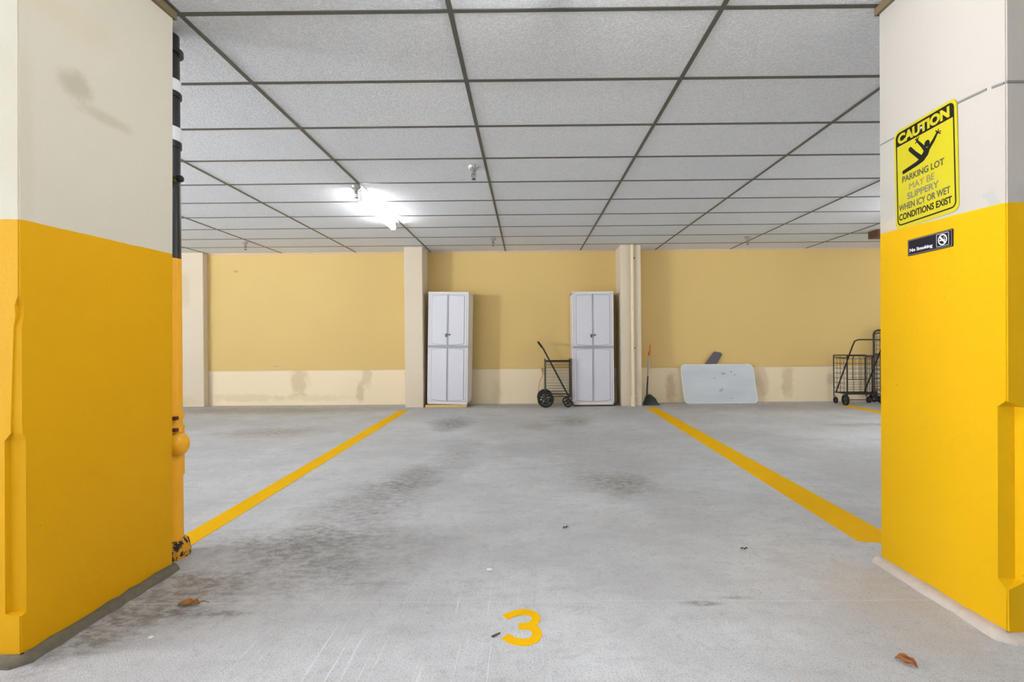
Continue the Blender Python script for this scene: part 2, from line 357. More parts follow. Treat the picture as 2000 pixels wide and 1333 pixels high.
# ------------------------------------------------------------------ wall columns
def column(x0, x1, y0, label):
    t = thing('wall_column', label, 'column', ((x0 + x1) / 2, (y0 + YW) / 2, 0))
    bm = bmesh.new(); box(bm, x0, x1, y0, YW, 0, HC); obj('shaft', bm, M_cream_col, t, bevel=0.008)
    return t
column(-5.75, -5.205, 8.17, 'cream wall column at the far left corner, partly behind the left pillar')
column(-1.885, -1.602, 7.86, 'plain cream wall column left of the first white cabinet')
column(1.463, 1.775, 7.86, 'cream wall column with a pipe in front, right of the second cabinet')
t = thing('conduit', 'thin cream painted pipe running up the front of the right wall column', 'pipe', (1.635, 7.83, 0))
bm = bmesh.new(); tube(bm, [(1.635, 7.83, 0.0), (1.635, 7.83, HC)], 0.024, 12); obj('pipe', bm, M_conduit, t, smooth=True)
for z in (2.28, 0.90):
    bm = bmesh.new(); box(bm, 1.655, 1.672, 7.80, 7.862, z - .008, z + .008); obj('clamp', bm, M_latch, t)
bm = bmesh.new(); tube(bm, [(1.635, 7.83, 0.0), (1.635, 7.83, 0.05), (1.63, 7.83, 0.10), (1.635, 7.83, 0.16), (1.635, 7.83, .17)], [.034, .036, .030, .035, .026], 10); obj('rough_collar', bm, M_cream_low, t, smooth=True)

# ------------------------------------------------------------------ near pillars
def pillar(side, mat, mortar, label):
    sgn = -1 if side == 'L' else 1
    if side == 'L':
        yn, yf, W = 1.60, 2.26, 0.66
        # inner face x at (near, far) for bottom and top; the pillar is slightly out of plumb
        bn, bf, tn_, tf = -1.607, -1.589, -1.596, -1.566
        lv = [(0, .004, .004), (.145, .004, .004), (.152, .018, .05), (.70, .018, .05), (.725, .008, .03), (.76, .006, .03), (1.06, .006, .02), (1.10, .013, .014), (1.13, .012, .016), (1.16, .003, .006), (HC, .003, .003)]
    else:
        yn, yf, W = 1.695, 2.29, 0.66
        bn, bf, tn_, tf = 1.587, 1.584, 1.600, 1.595
        lv = [(0, .006, .006), (.165, .004, .004), (.19, .034, .055), (.77, .034, .055), (.79, .006, .006), (.80, .004, .004), (1.2, .004, .004), (HC, .004, .004)]
    t = thing('concrete_pillar', label, 'pillar', ((bn + sgn * W / 2), (yn + yf) / 2, 0))
    bm = bmesh.new(); rings = []
    for z, a, b in lv:
        k = z / HC; xn = bn + (tn_ - bn) * k; xf = bf + (tf - bf) * k
        P = [(xf, yf), (xn, yn + a), (xn + sgn * b * .92, yn + a * .8), (xn + sgn * b, yn), (xn + sgn * W, yn), (xn + sgn * W, yf)]
        rings.append([bm.verts.new((x, y, z)) for x, y in P])
    for A, B in zip(rings, rings[1:]):
        for i in range(6): bm.faces.new([A[i], A[(i + 1) % 6], B[(i + 1) % 6], B[i]])
    bm.faces.new(rings[0]); bm.faces.new(rings[-1])
    obj('shaft', bm, mat, t)
    # mortar cove around the base: closed sweep of a rounded profile
    bm = bmesh.new(); base = [(bn + sgn * W, yf), (bf, yf), (bn, yn), (bn + sgn * W, yn)]
    path = []
    for i in range(3):
        (xa, ya), (xb, yb) = base[i], base[i + 1]; nseg = 14
        dx, dy = xb - xa, yb - ya; L = math.hypot(dx, dy); nx, ny = (dy / L, -dx / L)
        if (nx * (xa - t.location.x) + ny * (ya - t.location.y)) < 0: nx, ny = -nx, -ny
        for k in range(nseg + 1):
            f = k / nseg; wd = 1.0 + random.uniform(-.14, .14)
            path.append((xa + dx * f, ya + dy * f, nx, ny, wd))
    prof = [(-.01, .026), (.008, .026), (.024, .023), (.035, .014), (.039, -.001)]
    rg = [[bm.verts.new((x + nx * o * wd, y + ny * o * wd, h * wd if h > 0 else h)) for o, h in prof] for x, y, nx, ny, wd in path]
    for A, B in zip(rg, rg[1:]):
        for i in range(len(prof) - 1): bm.faces.new([A[i], A[i + 1], B[i + 1], B[i]])
    obj('mortar_cove', bm, mortar, t, smooth=True)
    # edge trim at the ceiling
    bm = bmesh.new(); e = 0.012; xs = sorted((tn_ - sgn * e, tn_ + sgn * (W + e))); xi = sorted((tn_, tf))
    inner = (min if side == 'L' else max)(tn_, tf)
    o1 = sorted((tf - sgn * e, tf + sgn * .004)) if side == 'L' else sorted((tn_ - .02, tn_))
    box(bm, min(tn_, tf) - (.0 if side == 'L' else e + .004), max(tn_, tf) + (e if side == 'L' else .0), yn - e, yf + e, HC - .036, HC)
    box(bm, xs[0], xs[1], yn - e, yn, HC - .036, HC); box(bm, xs[0], xs[1], yf, yf + e, HC - .036, HC)
    obj('edge_trim', bm, M_trim, t)
    return t
pillar('L', M_pil_L, M_mortar_L, 'near left square pillar, yellow below and stained cream above, no signs')
pr = pillar('R', M_pil_R, M_mortar_R, 'near right square pillar, yellow below and cream above, carrying two signs')
def pxr(y, z):   # x of the right pillar's inner face
    return 1.5855 + (1.5975 - 1.5855) * z / HC
bm = bmesh.new()
def strip(pts, n, h=.0075, th=.004):
    for (a, b) in zip(pts, pts[1:]):
        A, B = Vector(a), Vector(b); N = Vector(n)
        vs = []
        for P in (A, B):
            for dz in (-h / 2, h / 2):
                for k in (-.002, th): vs.append(bm.verts.new(P + Vector((0, 0, dz)) + N * k))
        for f in [(0, 1, 3, 2), (4, 6, 7, 5), (0, 4, 5, 1), (2, 3, 7, 6), (1, 5, 7, 3), (0, 2, 6, 4)]: bm.faces.new([vs[i] for i in f])
strip([(1.596, 2.29, 1.870), (1.597, 1.87, 1.868)], (-1, 0, 0))
strip([(1.597, 1.87, 1.868), (1.597, 1.765, 1.861)], (-1, 0, 0))
strip([(1.597, 1.745, 1.857), (1.597, 1.70, 1.850)], (-1, 0, 0))
strip([(1.597, 1.695, 1.850), (2.2, 1.695, 1.850)], (0, -1, 0))
obj('grey_strip', bm, M_strip, pr, label='thin grey strip')

# ------------------------------------------------------------------ signs on the right pillar
SX = 1.5935                                   # face of the pillar behind the signs
zt, zb, ya, yb = 1.887, 1.466, 2.193, 1.874    # ya = left side seen from the room
SW, SH = ya - yb, zt - zb
def plane(x, y, z, tilt=0.0):
    m = Matrix(((0, 0, -1, x), (-1, 0, 0, y), (0, 1, 0, z), (0, 0, 0, 1)))
    return m @ Matrix.Rotation(tilt, 4, 'Z')
t = thing('caution_sign', 'yellow metal CAUTION parking lot may be slippery sign with falling figure', 'sign', (SX, (ya + yb) / 2, zb))
T0 = plane(SX, ya, zb, 0.02)
def UV(u, v): return (u * SW, (1 - v) * SH)
bm = bmesh.new(); prism(bm, rrect(0, 0, SW, SH, .028), .003, T0); panel = obj('sign_plate', bm, M_signy, t)
T1 = T0 @ Matrix.Translation((0, 0, .003))
def ring(bm, x0, y0, x1, y1, r, wdt, T, depth):
    A = rrect(x0, y0, x1, y1, r); B = rrect(x0 + wdt, y0 + wdt, x1 - wdt, y1 - wdt, max(r - wdt, .002)); n = len(A)
    va = [bm.verts.new(T @ Vector((x, y, depth))) for x, y in A]; vb = [bm.verts.new(T @ Vector((x, y, depth))) for x, y in B]
    va0 = [bm.verts.new(T @ Vector((x, y, 0))) for x, y in A]; vb0 = [bm.verts.new(T @ Vector((x, y, 0))) for x, y in B]
    for i in range(n):
        j = (i + 1) % n
        bm.faces.new([va[i], va[j], vb[j], vb[i]]); bm.faces.new([va0[i], va0[j], va[j], va[i]]); bm.faces.new([vb0[i], vb[i], vb[j], vb0[j]])
bm = bmesh.new(); ring(bm, SW * .035, SH * .035, SW * .965, SH * .975, .022, .0055, T1, .0006); obj('border', bm, M_ink, t)
bm = bmesh.new()
P = rrect(SW * .037, SH * .838, SW * .963, SH * .974, .022)
P = [(x, y) if y > SH * .9 else (SW * .037 if x < SW / 2 else SW * .963, SH * .838) for x, y in P]
Q = []
for p in P:
    if not Q or (Vector(p) - Vector(Q[-1])).length > 1e-6: Q.append(p)
prism(bm, Q, .0008, T1); hd = obj('header_band', bm, M_ink, t)
text('lettering', 'CAUTION', M_signy, T1 @ Matrix.Translation((0, 0, .0008)), *[UV(.075, 0)[0], UV(.905, 0)[0]], UV(0, .146)[1], UV(0, .045)[1], t, bold=.055)
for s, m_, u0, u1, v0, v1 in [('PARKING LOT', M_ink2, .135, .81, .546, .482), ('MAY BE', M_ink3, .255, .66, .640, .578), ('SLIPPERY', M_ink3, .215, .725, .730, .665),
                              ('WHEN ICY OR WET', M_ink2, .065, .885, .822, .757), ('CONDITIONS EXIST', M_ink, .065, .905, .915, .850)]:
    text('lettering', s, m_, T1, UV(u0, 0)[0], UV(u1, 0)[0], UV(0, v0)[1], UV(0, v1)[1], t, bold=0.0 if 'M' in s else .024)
bm = bmesh.new()
def capsule(bm, p, q, r0, r1, T, depth, n=7):
    a, b = Vector(UV(*p)), Vector(UV(*q)); d = (b - a).normalized(); th = math.atan2(d.y, d.x); P = []
    for k in range(n + 1):
        an = th + PI / 2 + PI * k / n; P.append((a.x + r0 * math.cos(an), a.y + r0 * math.sin(an)))
    for k in range(n + 1):
        an = th - PI / 2 + PI * k / n; P.append((b.x + r1 * math.cos(an), b.y + r1 * math.sin(an)))
    prism(bm, P, depth, T)
caps = [((.560, .277), (.5605, .277), .0135, .0135),
        ((.555, .345), (.535, .365), .013, .0145), ((.535, .36), (.485, .395), .0145, .0135),
        ((.540, .338), (.486, .279), .0085, .0065), ((.486, .279), (.405, .205), .0065, .0045),
        ((.575, .335), (.661, .279), .0085, .0065), ((.661, .279), (.721, .226), .0065, .0045),
        ((.470, .393), (.358, .309), .0100, .0085), ((.358, .309), (.285, .248), .0085, .0090),
        ((.482, .402), (.384, .421), .0110, .0090), ((.384, .421), (.165, .442), .0090, .0080)]
caps += [((.405, .205), q, .0025, .0016) for q in [(.371, .178), (.372, .218), (.432, .172), (.400, .172)]]
caps += [((.721, .226), q, .0025, .0016) for q in [(.698, .202), (.742, .202), (.774, .228), (.768, .250)]]
for k, (p, q, a, b) in enumerate(caps): capsule(bm, p, q, a, b, T1, .0006 + .00002 * k)
obj('falling_figure', bm, M_ink, t, label='black falling person pictogram')
for v in (.10,):
    bm = bmesh.new(); c = T1 @ Vector((*UV(.47, v), .001)); lathe(bm, [(.007, 0), (.007, -.001), (.004, -.003), (.0, -.0032)], c, 12, 'X'); obj('screw', bm, M_chrome, t)

t = thing('no_smoking_sign', 'small black No Smoking plaque below the yellow sign', 'sign', (SX, 2.01, 1.345))
nw, nh = .222, .066; T0 = plane(SX - .001, 2.124, 1.345)
bm = bmesh.new(); prism(bm, rrect(0, 0, nw, nh, .003, 2), .004, T0); obj('sign_plate', bm, M_nsblack, t)
T1 = T0 @ Matrix.Translation((0, 0, .004))
bm = bmesh.new(); ring(bm, .003, .003, nw - .003, nh - .003, .002, .0012, T1, .0004); obj('border', bm, M_rail, t)
text('lettering', 'No Smoking', M_nswhite, T1, nw * .05, nw * .58, nh * .16, nh * .43, t, bold=.03)
bm = bmesh.new(); ring(bm, nw * .665, nh * .14, nw * .925, nh * .88, .003, .0014, T1, .0004); obj('symbol_frame', bm, M_nswhite, t)
bm = bmesh.new(); cx, cy = nw * .795, nh * .51; ring(bm, cx - .021, cy - .021, cx + .021, cy + .021, .0209, .0045, T1, .0005)
P = [(cx - .0165, cy + .0115), (cx - .0115, cy + .0165), (cx + .0165, cy - .0115), (cx + .0115, cy - .0165)]; prism(bm, P, .0006, T1)
obj('prohibition_symbol', bm, M_nswhite, t)
bm = bmesh.new(); prism(bm, [(cx - .014, cy - .004), (cx + .006, cy - .004), (cx + .006, cy + .001), (cx - .014, cy + .001)], .0003, T1); prism(bm, [(cx + .008, cy - .004), (cx + .012, cy - .004), (cx + .012, cy + .001), (cx + .008, cy + .001)], .0003, T1)
tube(bm, [T1 @ Vector((cx + .010, cy + .003, .0005)), T1 @ Vector((cx + .006, cy + .008, .0005)), T1 @ Vector((cx + .011, cy + .012, .0005))], .0008, 5)
obj('cigarette', bm, M_nswhite, t)

# ------------------------------------------------------------------ fluorescent strips
HC_ = HC
def light(x, y, k, label, drop=0.0):
    t = thing('ceiling_light', label, 'light', (x, y, HC_), 'fluorescent strip lights on the ceiling')
    L = 0.65; HC = HC_ - drop
    if drop:
        for s in (-.5, .5): bm = bmesh.new(); tube(bm, [(x, y + s, HC - .005), (x, y + s, HC_ - .002)], .006, 8); obj('hanging_rod', bm, M_chrome, t)
    bm = bmesh.new(); box(bm, x - .022, x + .022, y - L + .02, y + L - .02, HC - .022, HC); obj('housing', bm, M_white, t, bevel=.003)
    bm = bmesh.new(); tube(bm, [(x, y - L + .02, HC - .068), (x, y + L - .02, HC - .068)], .034, 14); obj('lens', bm, lamp_mat(k), t, smooth=True)
    for s in (-1, 1):
        bm = bmesh.new(); ya_, yb_ = sorted((y + s * (L - .022), y + s * L)); box(bm, x - .026, x + .026, ya_, yb_, HC - .104, HC); obj('end_cap', bm, M_white, t, bevel=.006)
for a in LAMPS: light(*a)

# ------------------------------------------------------------------ sprinklers
def sprinkler(x, y, label):
    t = thing('sprinkler_head', label, 'sprinkler', (x, y, HC), 'sprinkler heads hanging from the ceiling')
    z = HC
    bm = bmesh.new(); lathe(bm, [(.044, -.001), (.046, -.006), (.040, -.022), (.030, -.034), (.022, -.036)], (x, y, z), 20); obj('escutcheon', bm, M_chrome, t, smooth=True)
    bm = bmesh.new(); lathe(bm, [(.020, -.034), (.020, -.052), (.016, -.056), (.018, -.060), (.018, -.068), (.010, -.074), (.007, -.078)], (x, y, z), 16); obj('body', bm, M_chrome, t, smooth=True)
    bm = bmesh.new()
    for s in (-1, 1): tube(bm, [(x + s * .014, y, z - .066), (x + s * .018, y, z - .085), (x + s * .006, y, z - .108), (x, y, z - .112)], .0028, 6)
    tube(bm, [(x, y, z - .076), (x, y, z - .108)], .003, 6); obj('frame_arms', bm, M_latch, t)
    bm = bmesh.new(); lathe(bm, [(.006, -.110), (.019, -.112), (.020, -.115), (.006, -.118)], (x, y, z), 16); obj('deflector', bm, M_latch, t)
    return t
s0 = sprinkler(-0.433, 4.29, 'nearest chrome sprinkler head, hanging right of the lit strip light')
for x, y, l in [(-0.465, 7.26, 'chrome sprinkler head above the left white cabinet, close to the back wall'), (3.187, 7.32, 'chrome sprinkler head above the leaning pale panel'),
                (-4.076, 7.38, 'chrome sprinkler head at far left near the back wall'), (-1.600, 4.80, 'sprinkler head washed out by glare at the near end of the lit strip light')]:
    dup(s0, (x, y, HC), l)
bm = bmesh.new(); box(bm, 4.76, 5.2, 6.9, 7.1, HC - .10, HC); bmesh.ops.translate(bm, verts=bm.verts, vec=(0, 0, 0))
tag(obj('ceiling_box', bm, M_brownbox, bevel=.005), 'small brown box on the ceiling, mostly hidden by the right pillar', 'box')

# ------------------------------------------------------------------ pipe behind the left pillar
t = thing('drain_pipe', 'vertical pipe behind the left pillar, black above and yellow below', 'pipe', (-1.693, 2.40, 0))
px_, py_ = -1.693, 2.40
def cyl(name, z0, z1, r, mat, lb=None, n=20):
    bm = bmesh.new(); tube(bm, [(px_, py_, z0), (px_, py_, z1)], r, n); return obj(name, bm, mat, t, smooth=True, label=lb)
cyl('upper_pipe', 1.41, 2.47, .052, M_black, 'black upper pipe')
cyl('lower_pipe', 0.02, 1.41, .053, M_ypipe, 'yellow painted lower pipe')
cyl('flange', 2.38, 2.40, .068, M_black); cyl('coupling', 2.20, 2.255, .057, M_white, 'white coupling'); cyl('flange', 2.175, 2.195, .060, M_black)
cyl('coupling', 1.965, 2.03, .058, M_white, 'white coupling'); cyl('flange', 1.935, 1.962, .058, M_black)
bm = bmesh.new(); tube(bm, [(px_ - .012, py_ - .02, 1.83), (px_ + .004, py_ - .022, 1.88), (px_ - .012, py_ - .02, 1.95)], [.03, .04, .03], 12); obj('tape', bm, M_beige, t, smooth=True, label='beige tape')
bm = bmesh.new(); box(bm, px_ - .03, px_ + .082, py_ - .065, py_ - .035, 1.755, 1.785); obj('bracket', bm, M_olive, t, bevel=.003)
bm = bmesh.new(); lathe(bm, [(.016, 0), (.016, .03), (.010, .036)], (px_ + .07, py_ - .05, 1.772), 8, 'X'); obj('nut', bm, M_black, t)
cyl('sleeve', .385, .60, .0585, M_ypipe)
bm = bmesh.new(); lathe(bm, [(.02, -.05), (.052, -.045), (.056, .0), (.056, .055), (.050, .075), (.034, .088), (.012, .094)], (px_, py_ - .02, .535), 22, 'X'); obj('cleanout_cap', bm, M_ypipe, t, smooth=True)
for z in (.60, .655):
    cyl('collar', z, z + .018, .060, M_ypipe)
    bm = bmesh.new(); box(bm, px_ + .035, px_ + .064, py_ - .055, py_ - .03, z - .004, z + .012); obj('bolt', bm, M_redwood, t)
bm = bmesh.new(); tube(bm, [(px_, py_, 0), (px_, py_, .03), (px_, py_, .07), (px_, py_, .085)], [.082, .085, .072, .056], 16)
for v in bm.verts: v.co += Vector((random.uniform(-1, 1), random.uniform(-1, 1), 0)) * .006
obj('boot', bm, M_boot, t, smooth=True, label='crumbling yellow and black boot at the floor')

# ------------------------------------------------------------------ floor paint
def floor_poly(name, poly, label, cat, z=.0015):
    bm = bmesh.new(); prism(bm, poly, z); return tag(obj(name, bm, M_line), label, cat)
floor_poly('parking_line', [(-1.905, 7.53), (-1.76, 7.53), (-1.678, 2.38), (-1.798, 2.30)], 'yellow parking line on the left, running to the wall column beside the cabinet', 'parking line')
floor_poly('parking_line', [(1.79, 7.665), (1.952, 7.655), (1.846, 2.60), (1.76, 2.50), (1.633, 2.53)], 'yellow parking line on the right, running towards the dustpan', 'parking line')
floor_poly('parking_line', [(4.774, 7.80), (4.925, 7.79), (4.86, 2.5), (4.71, 2.5)], 'faint yellow parking line at far right, beside the shopping carts', 'parking line')
bm = bmesh.new()
c1 = [(-0.085, 1.845), (-0.071, 1.8601), (-0.0548, 1.8719), (-0.0366, 1.8803), (-0.0182, 1.8836), (0.0003, 1.88), (0.015, 1.8712), (0.0257, 1.8541), (0.0271, 1.834), (0.0195, 1.8113), (0.0052, 1.7955), (-0.0089, 1.7909), (-0.0229, 1.7894), (-0.0352, 1.7889)]
c2 = [(-0.0089, 1.7893), (0.0086, 1.7844), (0.0224, 1.7704), (0.0297, 1.746), (0.0267, 1.7254), (0.0146, 1.7052), (-0.0005, 1.6954), (-0.0172, 1.6928), (-0.0371, 1.6957), (-0.0557, 1.7044), (-0.0695, 1.7174), (-0.0818, 1.7277)]
def stroke(bm, pts, wx, wy, z0, z1):
    """broad brush stroke on the floor: wx wide where it runs along y, wy wide where it runs along x"""
    L, R = [], []
    for i, p in enumerate(pts):
        a = Vector(pts[max(i - 1, 0)]); b = Vector(pts[min(i + 1, len(pts) - 1)]); d = (b - a).normalized()
        n = Vector((-d.y * wx, d.x * wy)) / 2; p = Vector(p); L.append(p + n); R.append(p - n)
    lo = [[bm.verts.new((p.x, p.y, z)) for p in L] for z in (z0, z1)]; ro = [[bm.verts.new((p.x, p.y, z)) for p in R] for z in (z0, z1)]
    for i in range(len(pts) - 1):
        bm.faces.new([lo[1][i], lo[1][i + 1], ro[1][i + 1], ro[1][i]])
        bm.faces.new([lo[0][i], lo[0][i + 1], lo[1][i + 1], lo[1][i]]); bm.faces.new([ro[0][i], ro[1][i], ro[1][i + 1], ro[0][i + 1]])
    for e in (0, -1): bm.faces.new([lo[0][e], lo[1][e], ro[1][e], ro[0][e]])
stroke(bm, c1, .031, .040, 0, .0015); stroke(bm, c2, .033, .040, 0, .0017)
tag(obj('painted_number', bm, M_line), 'yellow painted parking space number 3 on the floor', 'painted number')

# ------------------------------------------------------------------ cabinets
def cabinet(x, y, z, W, D, H, label, rz=0.0, ry=0.0, lock=True):
    t = thing('utility_cabinet', label, 'cabinet', (x, y, z))      # origin: front left lower corner
    def B(x0, x1, y0, y1, z0, z1):
        b = bmesh.new(); box(b, x + x0, x + x1, y + y0, y + y1, z + z0, z + z1); return b
    zm = .895                                                       # middle rail
    b = bmesh.new(); 
    for a in [(0, .022, 0, D, 0, H), (W - .022, W, 0, D, 0, H), (0, W, D - .01, D, 0, H), (0, W, 0, D, H - .03, H), (0, W, 0, D, 0, .045), (.022, W - .022, .03, D - .01, zm - .03, zm + .03)]:
        box(b, x + a[0], x + a[1], y + a[2], y + a[3], z + a[4], z + a[5])
    obj('body', b, M_body, t, bevel=.004)
    b = B(-.004, W + .004, -.006, D + .003, H - .012, H + .008); obj('top_cap', b, M_body, t, bevel=.006)
    b = B(.004, W - .004, -.003, .03, zm - .018, zm + .016); obj('middle_rail', b, M_rail, t, bevel=.003, label='grey middle rail')
    e = .024; mid = W / 2
    for lo, hi, bowt, bowb in [(zm + .018, H - .032, .010, .022), (.047, zm - .020, .016, .022)]:
        for k, (a, c) in enumerate([(e, mid - .0025), (mid + .0025, W - e)]):
            b = B(a, c, -.002, .02, lo, hi); d = obj('door', b, M_door, t, bevel=.003)
            # raised field with edges that bow out towards the middle of the cabinet
            out = .040; gap = .012
            xa, xb = (a + out, c - gap) if k == 0 else (a + gap, c - out)
            def field(g):
                P = []; n = 8
                for i in range(n + 1):
                    f = i / n; xx = xa - g + (xb - xa + 2 * g) * f; s = f if k == 0 else 1 - f
                    P.append((xx, lo + .030 - g - bowb * math.sin(s * PI / 2)))
                for i in range(n + 1):
                    f = 1 - i / n; xx = xa - g + (xb - xa + 2 * g) * f; s = f if k == 0 else 1 - f
                    P.append((xx, hi - .026 + g + bowt * math.sin(s * PI / 2)))
                return P
            T = Matrix(((1, 0, 0, x), (0, 0, -1, y - .002), (0, 1, 0, z), (0, 0, 0, 1)))
            b = bmesh.new(); prism(b, field(.005), .0012, T); obj('groove', b, M_groove, d, label='grey outline groove')
            b = bmesh.new(); prism(b, field(0), .009, T); obj('raised_panel', b, M_door, d, bevel=.004)
            if lo > .5:
                hx = (c - .040) if k == 0 else (a + .006); hz = zm + .185
                b = B(hx, hx + .034, -.020, -.010, hz - .012, hz + .014); obj('handle', b, M_latch, d, bevel=.002)
                b = bmesh.new(); tube(b, [(x + hx + .005, y - .024, z + hz + .002), (x + hx + .029, y - .024, z + hz + .002)], .006, 8); obj('latch_bar', b, M_chrome, d)
                if lock and k == 0:
                    b = B(hx + .004, hx + .024, -.026, -.012, hz - .038, hz - .014); obj('padlock', b, M_latch, d, bevel=.002)
    t.rotation_euler = (0, ry, rz)
    return t
cabinet(-1.550, 7.893, .056, .634, .37, 1.735, 'tall white plastic cabinet on a pale board, beside the left wall column', rz=-math.radians(5), ry=math.radians(1.2))
cabinet(.712, 7.88, .024, .640, .395, 1.748, 'tall white plastic cabinet on a dark red board, behind the small cart')
bm = bmesh.new(); box(bm, -1.575, -.93, 7.865, 7.94, 0, .042); o = tag(obj('wood_board', bm, M_pine, bevel=.003), 'pale wooden board under the front of the left cabinet', 'board')
bm = bmesh.new(); box(bm, .735, 1.375, 7.885, 8.25, 0, .022); tag(obj('wood_board', bm, M_redwood, bevel=.003), 'thin dark red board under the right cabinet', 'board')

# ------------------------------------------------------------------ folding shopping carts
def wheel(name, c, r, wd, ax, parent, spokes=5):
    c = Vector(c)
    bm = bmesh.new(); lathe(bm, [(r * .70, -wd / 2), (r * .97, -wd / 2), (r, -wd * .25), (r, wd * .25), (r * .97, wd / 2), (r * .70, wd / 2), (r * .68, 0)], c, 28, ax)
    # remove the two caps so that the wheel is open between its spokes
    for f in [f for f in bm.faces if len(f.verts) > 4]: bm.faces.remove(f)
    w_ = obj(name, bm, M_rubber, parent, smooth=True)
    bm = bmesh.new(); lathe(bm, [(r * .18, -wd * .6), (r * .24, -wd * .4), (r * .24, wd * .4), (r * .18, wd * .6)], c, 14, ax)
    for k in range(spokes):
        a = 2 * PI * k / spokes + .3
        d = {'Y': Vector((math.cos(a), 0, math.sin(a))), 'X': Vector((0, math.cos(a), math.sin(a)))}[ax]
        tube(bm, [c + d * r * .18, c + d * r * .84], r * .12, 6)
    obj('spokes', bm, M_hub, w_, smooth=True)
    return w_
def cart(label, L=.40, W=.38, z0=.17, z1=.735, wr=.125, cr=.062, lean=(-.10, .995), knee=(-.03, .905), nh=13, arch=False, mesh_gap=.04):
    """local x runs from the big wheels (x=0) to the casters (x=L); local y is the width"""
    t = thing('folding_cart', label, 'cart', (0, 0, 0), 'folding wire shopping carts')
    r = .008
    bm = bmesh.new()
    for y in (0, W):
        tube(bm, [(0, y, wr), (0, y, z1)], r, 8); tube(bm, [(L, y, cr + .05), (L, y, z1)], r, 8)
        tube(bm, [(0, y, z1 - .03), (L, y, z1 - .03)], r * .9, 8); tube(bm, [(0, y, z0), (L, y, z0)], r * .8, 8)
    for x in (0, L):
        tube(bm, [(x, 0, z1), (x, W, z1)], r, 8); tube(bm, [(x, 0, z0), (x, W, z0)], r * .8, 8)
    tube(bm, [(0, -.04, wr), (0, W + .04, wr)], r * .8, 8)
    obj('frame', bm, M_dkmetal, t, smooth=True)
    bm = bmesh.new(); q = .0027
    for k in range(nh):
        z = z0 + (z1 - .05 - z0) * k / (nh - 1)
        for y in (0, W): tube(bm, [(0, y, z), (L, y, z)], q, 5)
        for x in (0, L): tube(bm, [(x, 0, z), (x, W, z)], q, 5)
    for k in range(1, 5):
        for x in (0, L): tube(bm, [(x, W * k / 5, z0), (x, W * k / 5, z1)], q, 5)
    if arch:
        for k in range(1, 4):
            for y in (0, W): tube(bm, [(L * k / 4, y, z0), (L * k / 4, y, z1 - .03)], q, 5)
    for k in range(1, 9):
        tube(bm, [(L * k / 9, 0, z0), (L * k / 9, W, z0)], q, 5)
    obj('wire_basket', bm, M_dkmetal, t)
    if arch:
        bm = bmesh.new(); r3 = .005
        xx = .05
        tube(bm, [(xx, W * .42, z0 + .05), (xx, W * .42, z1 - .03), (xx, W * .48, z1 - .005), (xx, W * .72, z1 - .005), (xx, W * .78, z1 - .03), (xx, W * .78, z0 + .22)], r3, 6)
        tube(bm, [(xx, W * .42, z0 + .22), (xx, W * .95, z0 + .22)], r3, 6)
        for k in range(1, 4): tube(bm, [(xx, W * (.42 + .09 * k), z0 + .22), (xx, W * (.42 + .09 * k), z1 - .03)], .0022, 5)
        obj('inner_basket', bm, M_dkmetal, t)
    # handle: two legs from the casters up past the big wheels, joined by a grip
    bm = bmesh.new(); kx, kz = knee; lx, lz = lean; i0, i1 = (.03, W - .03)
    if arch:
        rr = .055
        pts = [(L, i0, .16), (lx + (L - lx) * .13, i0, lz - (lz - .16) * .13), (lx + .02, i0 + .012, lz - .02), (lx, i0 + rr, lz), (lx, i1 - rr, lz), (lx + .02, i1 - .012, lz - .02), (lx + (L - lx) * .13, i1, lz - (lz - .16) * .13), (L, i1, .16)]
        tube(bm, pts, .0105, 8); obj('handle', bm, M_dkmetal, t, smooth=True)
    else:
        for y in (i0, i1):
            tube(bm, [(L - .03, y, .15), (kx, y, kz), (lx + .015, y, lz - .02)], .0095, 8)
        h = obj('handle', bm, M_dkmetal, t, smooth=True)
        bm = bmesh.new(); tube(bm, [(kx - .012, i0, kz + .012), (lx, i0, lz), (lx - .004, i0 + .02, lz + .004), (lx - .004, i1 - .02, lz + .004), (lx, i1, lz), (kx - .012, i1, kz + .012)], .0145, 10)
        obj('grip', bm, M_rubber, h, smooth=True)
    for y in (-.03, W + .03): wheel('wheel', (0, y, wr), wr, .028, 'Y', t, 5)
    for y in (-.005, W + .005):
        cw = wheel('caster', (L - .055, y, cr), cr, .026, 'Y', t, 4)
        bm = bmesh.new(); tube(bm, [(L - .055, y - .018, cr), (L - .03, y - .018, cr + .06), (L - .01, y, cr + .075), (L - .03, y + .018, cr + .06), (L - .055, y + .018, cr)], .004, 6); obj('caster_fork', bm, M_dkmetal, cw)
    return t
ct = cart('small black wire cart with big left wheels, seen side-on before the right cabinet', L=.395, W=.34)
ct.location = (.288, 7.775, 0); 
# the big cart stands with its back to the room: local +x turned away from the camera
cA = cart('black wire shopping cart with arched handle, left one of the pair at far right', L=.36, W=.50, z0=.17, z1=.755, wr=.085, cr=.05, lean=(-.14, .998), nh=8, arch=True)
cA.rotation_euler = (0, 0, PI / 2 - .03); cA.location = (5.37, 7.74, 0)
